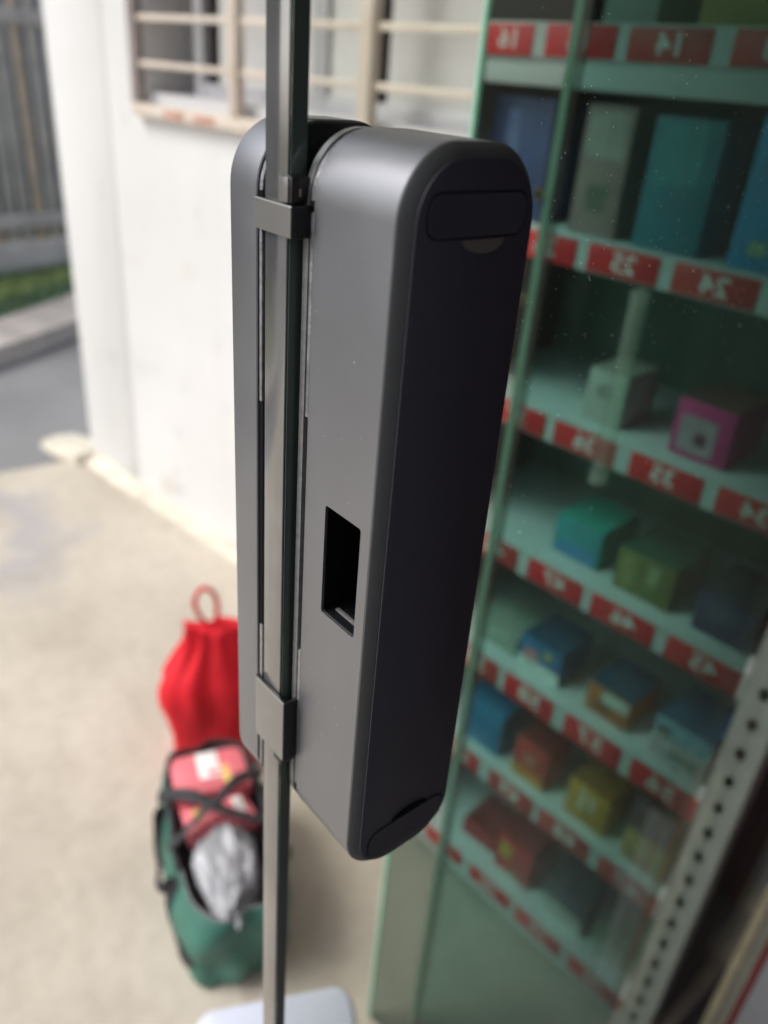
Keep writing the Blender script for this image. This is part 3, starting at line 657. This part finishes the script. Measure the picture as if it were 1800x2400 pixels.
goods('white_carton', 'small off-white carton beside the pink box, third shelf down', 'carton', 2, -0.375, -0.318, 0.070, 0.03, 0.08, (0.50, 0.47, 0.44), ((0.3, 0.7, 0.5, 0.75, (0.3, 0.29, 0.28)),), top=(0.4, 0.36, 0.33))
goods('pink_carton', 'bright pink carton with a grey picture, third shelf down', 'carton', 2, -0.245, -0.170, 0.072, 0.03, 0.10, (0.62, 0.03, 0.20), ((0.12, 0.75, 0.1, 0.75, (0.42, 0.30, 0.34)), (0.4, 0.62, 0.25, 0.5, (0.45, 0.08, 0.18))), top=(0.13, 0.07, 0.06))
goods('aqua_carton', 'low aqua and blue carton on the fourth shelf down', 'carton', 3, -0.385, -0.305, 0.060, 0.04, 0.10, (0.04, 0.30, 0.34), ((0.1, 0.9, 0.05, 0.35, (0.08, 0.25, 0.5)),), top=(0.03, 0.42, 0.34))
goods('olive_carton', 'olive green carton in the middle of the fourth shelf down', 'carton', 3, -0.272, -0.185, 0.064, 0.03, 0.10, (0.16, 0.17, 0.05), ((0.1, 0.35, 0.1, 0.9, (0.26, 0.25, 0.09)), (0.55, 0.75, 0.4, 0.9, (0.3, 0.3, 0.16))), top=(0.04, 0.12, 0.08))
goods('navy_carton', 'navy carton beside the perforated post, fourth shelf down', 'carton', 3, -0.150, -0.075, 0.060, 0.03, 0.10, (0.02, 0.035, 0.11), ((0.2, 0.8, 0.5, 0.8, (0.05, 0.09, 0.14)),), top=(0.01, 0.04, 0.05))
goods('grey_carton', 'pale grey-green flat carton at the left of the fifth shelf', 'carton', 4, -0.50, -0.405, 0.034, 0.03, 0.10, (0.36, 0.40, 0.34), ())
goods('blue_carton', 'blue carton with white base and pink spot, fifth shelf down', 'carton', 4, -0.395, -0.315, 0.060, 0.025, 0.09, (0.03, 0.16, 0.36), ((0.0, 1.0, 0.0, 0.38, (0.72, 0.73, 0.72)), (0.12, 0.45, 0.3, 0.68, (0.66, 0.25, 0.26)), (0.6, 0.75, 0.62, 0.85, (0.5, 0.4, 0.05))), top=(0.015, 0.09, 0.17))
goods('orange_carton', 'orange-brown carton with a white band, fifth shelf down', 'carton', 4, -0.264, -0.190, 0.052, 0.025, 0.09, (0.50, 0.15, 0.04), ((0.35, 0.95, 0.55, 0.95, (0.62, 0.60, 0.55)), (0.25, 0.6, 0.3, 0.55, (0.2, 0.07, 0.03))), top=(0.02, 0.09, 0.16))
goods('pink_carton', 'pale pink and light blue carton beside the post, fifth shelf down', 'carton', 4, -0.150, -0.066, 0.072, 0.02, 0.10, (0.62, 0.50, 0.54), ((0.0, 1.0, 0.62, 1.0, (0.30, 0.48, 0.60)), (0.08, 0.3, 0.55, 0.85, (0.45, 0.42, 0.33)), (0.35, 0.9, 0.2, 0.35, (0.22, 0.30, 0.24))), top=(0.03, 0.13, 0.24))
goods('blue_carton', 'large plain blue carton at the left of the sixth shelf', 'carton', 5, -0.49, -0.395, 0.090, 0.02, 0.10, (0.015, 0.19, 0.38), ((0.1, 0.3, 0.3, 0.7, (0.13, 0.26, 0.45)),), rough=0.3)
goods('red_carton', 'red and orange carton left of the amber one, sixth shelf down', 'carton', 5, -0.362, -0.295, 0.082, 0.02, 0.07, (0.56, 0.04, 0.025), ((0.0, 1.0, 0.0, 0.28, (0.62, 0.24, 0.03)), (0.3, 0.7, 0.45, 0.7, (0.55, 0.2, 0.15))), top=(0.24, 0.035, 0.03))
goods('amber_carton', 'amber orange carton with white streaks, sixth shelf down', 'carton', 5, -0.250, -0.175, 0.078, 0.02, 0.07, (0.62, 0.30, 0.03), ((0.3, 0.42, 0.35, 0.9, (0.75, 0.66, 0.5)), (0.55, 0.66, 0.4, 0.85, (0.72, 0.58, 0.45)), (0.45, 0.6, 0.3, 0.5, (0.35, 0.14, 0.02))), top=(0.3, 0.14, 0.03))
goods('gold_carton', 'gold carton with dark olive top beside the post, sixth shelf down', 'carton', 5, -0.142, -0.068, 0.062, 0.02, 0.10, (0.46, 0.32, 0.08), ((0.1, 0.7, 0.1, 0.35, (0.33, 0.19, 0.04)),), top=(0.06, 0.055, 0.015))
goods('red_carton', 'flat crimson carton at the left of the lowest shelf', 'carton', 6, -0.452, -0.375, 0.036, 0.04, 0.09, (0.45, 0.03, 0.035), (), top=(0.24, 0.03, 0.03), rz=0.05)
goods('red_carton', 'red carton with a yellow oval badge on the lowest shelf', 'carton', 6, -0.362, -0.283, 0.092, 0.03, 0.09, (0.58, 0.025, 0.03), ((0.1, 0.42, 0.42, 0.80, (0.55, 0.36, 0.03)), (0.4, 0.8, 0.05, 0.2, (0.35, 0.28, 0.18))), top=(0.26, 0.02, 0.02))
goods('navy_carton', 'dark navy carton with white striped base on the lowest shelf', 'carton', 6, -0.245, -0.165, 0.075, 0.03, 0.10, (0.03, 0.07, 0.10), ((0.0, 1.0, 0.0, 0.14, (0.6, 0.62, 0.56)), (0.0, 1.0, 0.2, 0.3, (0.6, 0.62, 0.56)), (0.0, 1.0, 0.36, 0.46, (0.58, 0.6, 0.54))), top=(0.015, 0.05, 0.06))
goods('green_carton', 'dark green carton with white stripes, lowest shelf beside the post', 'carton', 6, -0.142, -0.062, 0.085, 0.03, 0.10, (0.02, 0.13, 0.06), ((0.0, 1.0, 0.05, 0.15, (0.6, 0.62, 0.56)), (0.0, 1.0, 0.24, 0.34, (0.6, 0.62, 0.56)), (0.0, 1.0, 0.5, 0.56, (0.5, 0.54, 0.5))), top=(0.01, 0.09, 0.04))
goods('yellow_carton', 'dull yellow carton on the topmost shelf in view', 'carton', 0, -0.335, -0.235, 0.10, 0.03, 0.10, (0.36, 0.32, 0.08), ((0.3, 0.6, 0.3, 0.7, (0.10, 0.16, 0.06)),))
goods('grey_carton', 'pale grey carton on the topmost shelf beside the yellow one', 'carton', 0, -0.455, -0.385, 0.10, 0.03, 0.10, (0.36, 0.40, 0.37), ())
# ================================================================== BOARDS AT THE HINGE SIDE
bt = thing('leaning_boards', 'tan and taupe wooden boards with a red strip standing by the rack', 'boards', (0.05, 0.77, 0))
boxo('board', (0.000, 0, 0.001), (0.0138, 0.016, 0.58), M['tan'], bt, bevel=0.001)
boxo('board', (0.0142, 0.003, 0.001), (0.0302, 0.019, 0.60), M['taupe'], bt, bevel=0.001)
boxo('strip', (0.0306, 0.005, 0.001), (0.0372, 0.012, 0.56), M['redstrip'], bt, bevel=0.0008)
pn = boxo('lavender_board', (0, 0, 0.001), (0.042, 0.014, 0.44), M['greypanel'], None, bevel=0.002); pn.location = (0.0895, 0.768, 0)
tag(pn, 'smooth lavender-grey board standing right of the wooden boards', 'board')

# ================================================================== THINGS ON THE CONCRETE
# red drawstring bag
def loft(rings, cap0=True, cap1=False):
    bm = bmesh.new(); vs = [[bm.verts.new(p) for p in r] for r in rings]; n = len(vs[0])
    for a, b in zip(vs, vs[1:]):
        for i in range(n): bm.faces.new((a[i], a[(i+1) % n], b[(i+1) % n], b[i]))
    if cap0: bm.faces.new(vs[0])
    if cap1: bm.faces.new(vs[-1])
    return bm
def sring(cx, cy, z, hx, hy, p=3.0, n=48, wob=0.0, seed=0.0):
    out = []
    for k in range(n):
        a = 2*math.pi*k/n; c, s = math.cos(a), math.sin(a)
        r = (abs(c)**p+abs(s)**p)**(-1/p); d = 1+wob*noise.noise((c*2.2+seed, s*2.2, z*9+seed))
        out.append(Vector((cx+hx*c*r*d, cy+hy*s*r*d, z)))
    return out
rb = thing('red_bag', 'bright red drawstring bag with a loop, standing behind the green duffel', 'bag', (-1.0, 0.50, 0), R(62))
prof = [(0.000, 0.098, 0.060), (0.004, 0.108, 0.066), (0.05, 0.112, 0.070), (0.11, 0.118, 0.074), (0.18, 0.126, 0.074), (0.225, 0.125, 0.068), (0.262, 0.108, 0.056), (0.297, 0.086, 0.044), (0.325, 0.072, 0.034), (0.348, 0.070, 0.027), (0.358, 0.072, 0.022)]
pts = spline([Vector((z, a, b)) for z, a, b in prof], 4)
def fold_ring(p):
    rg = sring(0, 0, p.x, p.y, p.z, 2.5, 128, 0.16 if p.x > 0.02 else 0.03, 3.0); f = max(0.0, (p.x-0.12)/0.24)
    for k, v in enumerate(rg):
        a = 2*math.pi*k/128; d = 1+0.11*f*math.sin(9*a+1.5*math.sin(3*a)+4*p.x)+0.025*noise.noise((v.x*40, v.y*40, v.z*14)); v.x *= d; v.y *= d; v.z += 0.006*f*math.sin(5*a+1)
    return rg
bd = link('body', loft([fold_ring(p) for p in pts], True, True), M['red'], rb, 70)
loop = spline([(-0.012, 0, 0.350), (-0.036, 0, 0.378), (-0.048, 0.004, 0.416), (-0.034, 0.006, 0.446), (-0.012, 0.006, 0.440), (-0.002, 0.004, 0.404), (-0.008, 0, 0.352)], 8)
link('drawstring_loop', tube(loop, 0.0052, 8), M['red'], rb, 60)
for (xa, za, s_) in ((0.060, 0.215, 0.016), (0.066, 0.185, 0.013), (0.055, 0.155, 0.015), (0.075, 0.245, 0.012)):
    b_ = bmesh.new(); bmesh.ops.create_uvsphere(b_, u_segments=12, v_segments=8, radius=1)
    for v in b_.verts: v.co = Vector((xa+v.co.x*s_, -0.066+v.co.y*0.004, za+v.co.z*s_*0.8))
    link('pale_print', b_, M['redprint'], bd, 60)

# green duffel, long axis away from the viewer
DL = Vector((-0.680, 0.320, 0)); DA = math.atan2(0.134, -0.393)          # long axis heading
duf = thing('duffel_bag', 'open dark green duffel bag with black trim on the concrete', 'bag', DL, DA)
HX, HY = 0.194, 0.097
prof = [(0.0, 0.90, 0.80, 0), (0.006, 0.97, 0.90, 0), (0.03, 1.0, 0.98, 0), (0.08, 1.0, 1.08, 0), (0.13, 0.99, 1.08, 0), (0.17, 0.97, 1.0, 0), (0.195, 0.94, 0.90, 0), (0.203, 0.92, 0.84, 0)]
pts = spline([Vector((z, a, b)) for z, a, b, _ in prof], 3)
def drop(v):          # the rim sags towards the viewer's end and in the middle
    f = max(0.0, min(1.0, (v.z-0.05)/0.15)); v.z -= f*(0.03*(0.5-v.x/(2*HX))+0.012*(1-(v.x/HX)**2)); return v
rings = [[drop(v) for v in sring(0, 0, p.x, HX*p.y, HY*p.z, 4.6, 72, 0.10, 8.0)] for p in pts]
link('shell', loft(rings, True, False), M['green'], duf, 70)
top = pts[-1]
li = [[drop(v) for v in sring(0, 0, z, HX*sx, HY*sy, 4.6, 72, 0.10, 8.0)] for z, sx, sy in ((0.203, 0.915, 0.835), (0.205, 0.90, 0.81), (0.19, 0.89, 0.80), (0.13, 0.92, 0.86), (0.11, 0.88, 0.80))]
link('liner', loft(li, False, True), M['liner'], duf, 70)
rim = [drop(v) for v in sring(0, 0, 0.203, HX*0.925, HY*0.85, 4.6, 72, 0.10, 8.0)]
half = [p for p in rim if p.x > -0.08]
half.sort(key=lambda p: math.atan2(p.y, p.x+0.0001))
link('black_binding', tube(half, 0.011, 8, 0.55), M['blackweb'], duf, 60)
def on_shell(x, sgn, z, off):
    k = max(range(len(pts)-1), key=lambda q: -abs(pts[q].x-z)); rg = rings[k]
    p = min((v for v in rg if v.y*sgn > 0), key=lambda v: abs(v.x-x)); return Vector((x, p.y+sgn*off, p.z))
for sgn in (-1, 1):
    for xx in (-0.075, 0.075):
        link('webbing', tube([on_shell(xx, sgn, z, 0.001) for z in (0.02, 0.05, 0.08, 0.11, 0.14, 0.165, 0.185, 0.195)], 0.015, 8, 0.14, side=(1, 0, 0)), M['blackweb'], duf, 60)
    hp = [on_shell(-0.075, sgn, 0.190, 0.003), on_shell(-0.070, sgn, 0.17, 0.012), on_shell(-0.04, sgn, 0.13, 0.012), on_shell(0.0, sgn, 0.115, 0.010), on_shell(0.04, sgn, 0.13, 0.012), on_shell(0.070, sgn, 0.17, 0.012), on_shell(0.075, sgn, 0.190, 0.003)]
    link('handle', tube(spline(hp, 8), 0.013, 8, 0.3, side=(0, 0, 1)), M['blackweb'], duf, 60)
# strap thrown across the opening
link('strap', tube(spline([(0.09, 0.098, 0.190), (0.05, 0.05, 0.222), (0.015, 0.012, 0.226), (-0.01, -0.02, 0.220), (-0.03, -0.096, 0.188)], 8), 0.012, 8, 0.25, side=(1, 0.3, 0)), M['blackweb'], duf, 60)
link('strap', tube(spline([(0.095, -0.098, 0.190), (0.06, -0.045, 0.223), (0.02, -0.005, 0.229), (0.00, 0.03, 0.224), (-0.03, 0.096, 0.188)], 8), 0.010, 8, 0.25, side=(1, -0.3, 0)), M['blackweb'], duf, 60)
zp = [on_shell(-0.17+0.34*k/20, 1, 0.06, 0.001) for k in range(21)]
link('side_band', tube(zp, 0.020, 8, 0.12, side=(0, 0, 1)), M['blackweb'], duf, 60)
DM = Matrix.Translation(DL) @ Matrix.Rotation(DA, 4, 'Z')
def pack(name, label, loc, size, rot, mat, prints=()):
    t = thing(name, label, 'package', DM @ Vector(loc), 0, 'packages in the duffel'); t.rotation_euler = (rot[0], rot[1], rot[2]+DA)
    b = bmesh.new(); bmesh.ops.create_cube(b, size=1); bmesh.ops.subdivide_edges(b, edges=b.edges, cuts=9, use_grid_fill=True)
    for v in b.verts:
        q = v.co*2; f = (1-abs(q.x)**4)*(1-abs(q.y)**4); k = 0.55+0.45*f
        v.co = Vector((q.x*size[0]/2, q.y*size[1]/2, q.z*size[2]/2*k+0.003*noise.noise(q*2.5)+size[2]/2))
    link('wrapper', b, mat, t, 60)
    for u0, u1, v0, v1, mm in prints:
        boxo('printed_patch', (u0*size[0]/2, v0*size[1]/2, size[2]*1.012), (u1*size[0]/2, v1*size[1]/2, size[2]*1.025), mm, t, bevel=0.0004)
    return t
pack('pink_package', 'pink and white package at the far end of the green duffel', (0.108, 0.0, 0.168), (0.110, 0.140, 0.045), (0, 0.10, 0), M['pink'], ((-0.55, 0.75, -0.28, 0.30, M['white']), (-0.9, -0.1, -0.5, -0.30, M['yellow'])))
pack('pink_package', 'smaller pink package under the crossed straps in the duffel', (0.018, 0.0, 0.152), (0.080, 0.125, 0.045), (0.05, 0.1, 0.1), M['pink'], ((-0.5, 0.5, -0.75, -0.45, M['white']), (-0.4, 0.3, 0.5, 0.75, M['yellow'])))
# crumpled plastic bag
pb = thing('plastic_bag', 'crumpled translucent white plastic bag lying in the duffel', 'plastic bag', DM @ Vector((-0.082, 0.004, 0.165)), DA)
b = bmesh.new(); bmesh.ops.create_icosphere(b, subdivisions=6, radius=1)
for v in b.verts:
    q = v.co.copy(); tw = 1-0.45*(-q.x*0.5+0.5)**1.5
    fold = noise.ridged_multi_fractal(Vector((q.x*1.1+2, q.y*2.0, q.z*1.6)), 0.9, 2.1, 4, 1.0, 2.0)*0.15+0.22*noise.noise(q*2.1+Vector((3, 1, 0)))+0.07*noise.noise(q*6)
    d = 0.78+fold
    v.co = Vector((q.x*0.108*d, q.y*0.062*tw*d, q.z*0.040*d))
link('film', b, M['plastic'], pb, 80)

# pale foam box by the door
fbx = thing('foam_box', 'pale lavender foam box with rounded corners at the foot of the door', 'box', (-0.212, 0.152, 0), R(64))
def slab(hx, hy, r, z0, z1, rnd=0.006):
    o = rrect(-hx, hx, -hy, hy, r, 6)
    i = rrect(-hx+rnd, hx-rnd, -hy+rnd, hy-rnd, max(r-rnd, 0.002), 6)
    bm = bmesh.new(); vs = [[bm.verts.new((x, y, z)) for x, y in q] for q, z in ((i, z0), (o, z0+rnd), (o, z1-rnd), (i, z1))]
    n = len(o)
    for a, c in zip(vs, vs[1:]):
        for k in range(n): bm.faces.new((a[k], a[(k+1) % n], c[(k+1) % n], c[k]))
    bm.faces.new(vs[0]); bm.faces.new(vs[-1]); return bm
link('tub', slab(0.098, 0.098, 0.022, 0.0, 0.262), M['foam'], fbx, 50)
lid = link('lid', slab(0.104, 0.104, 0.026, 0.2625, 0.300), M['foam'], fbx, 50)
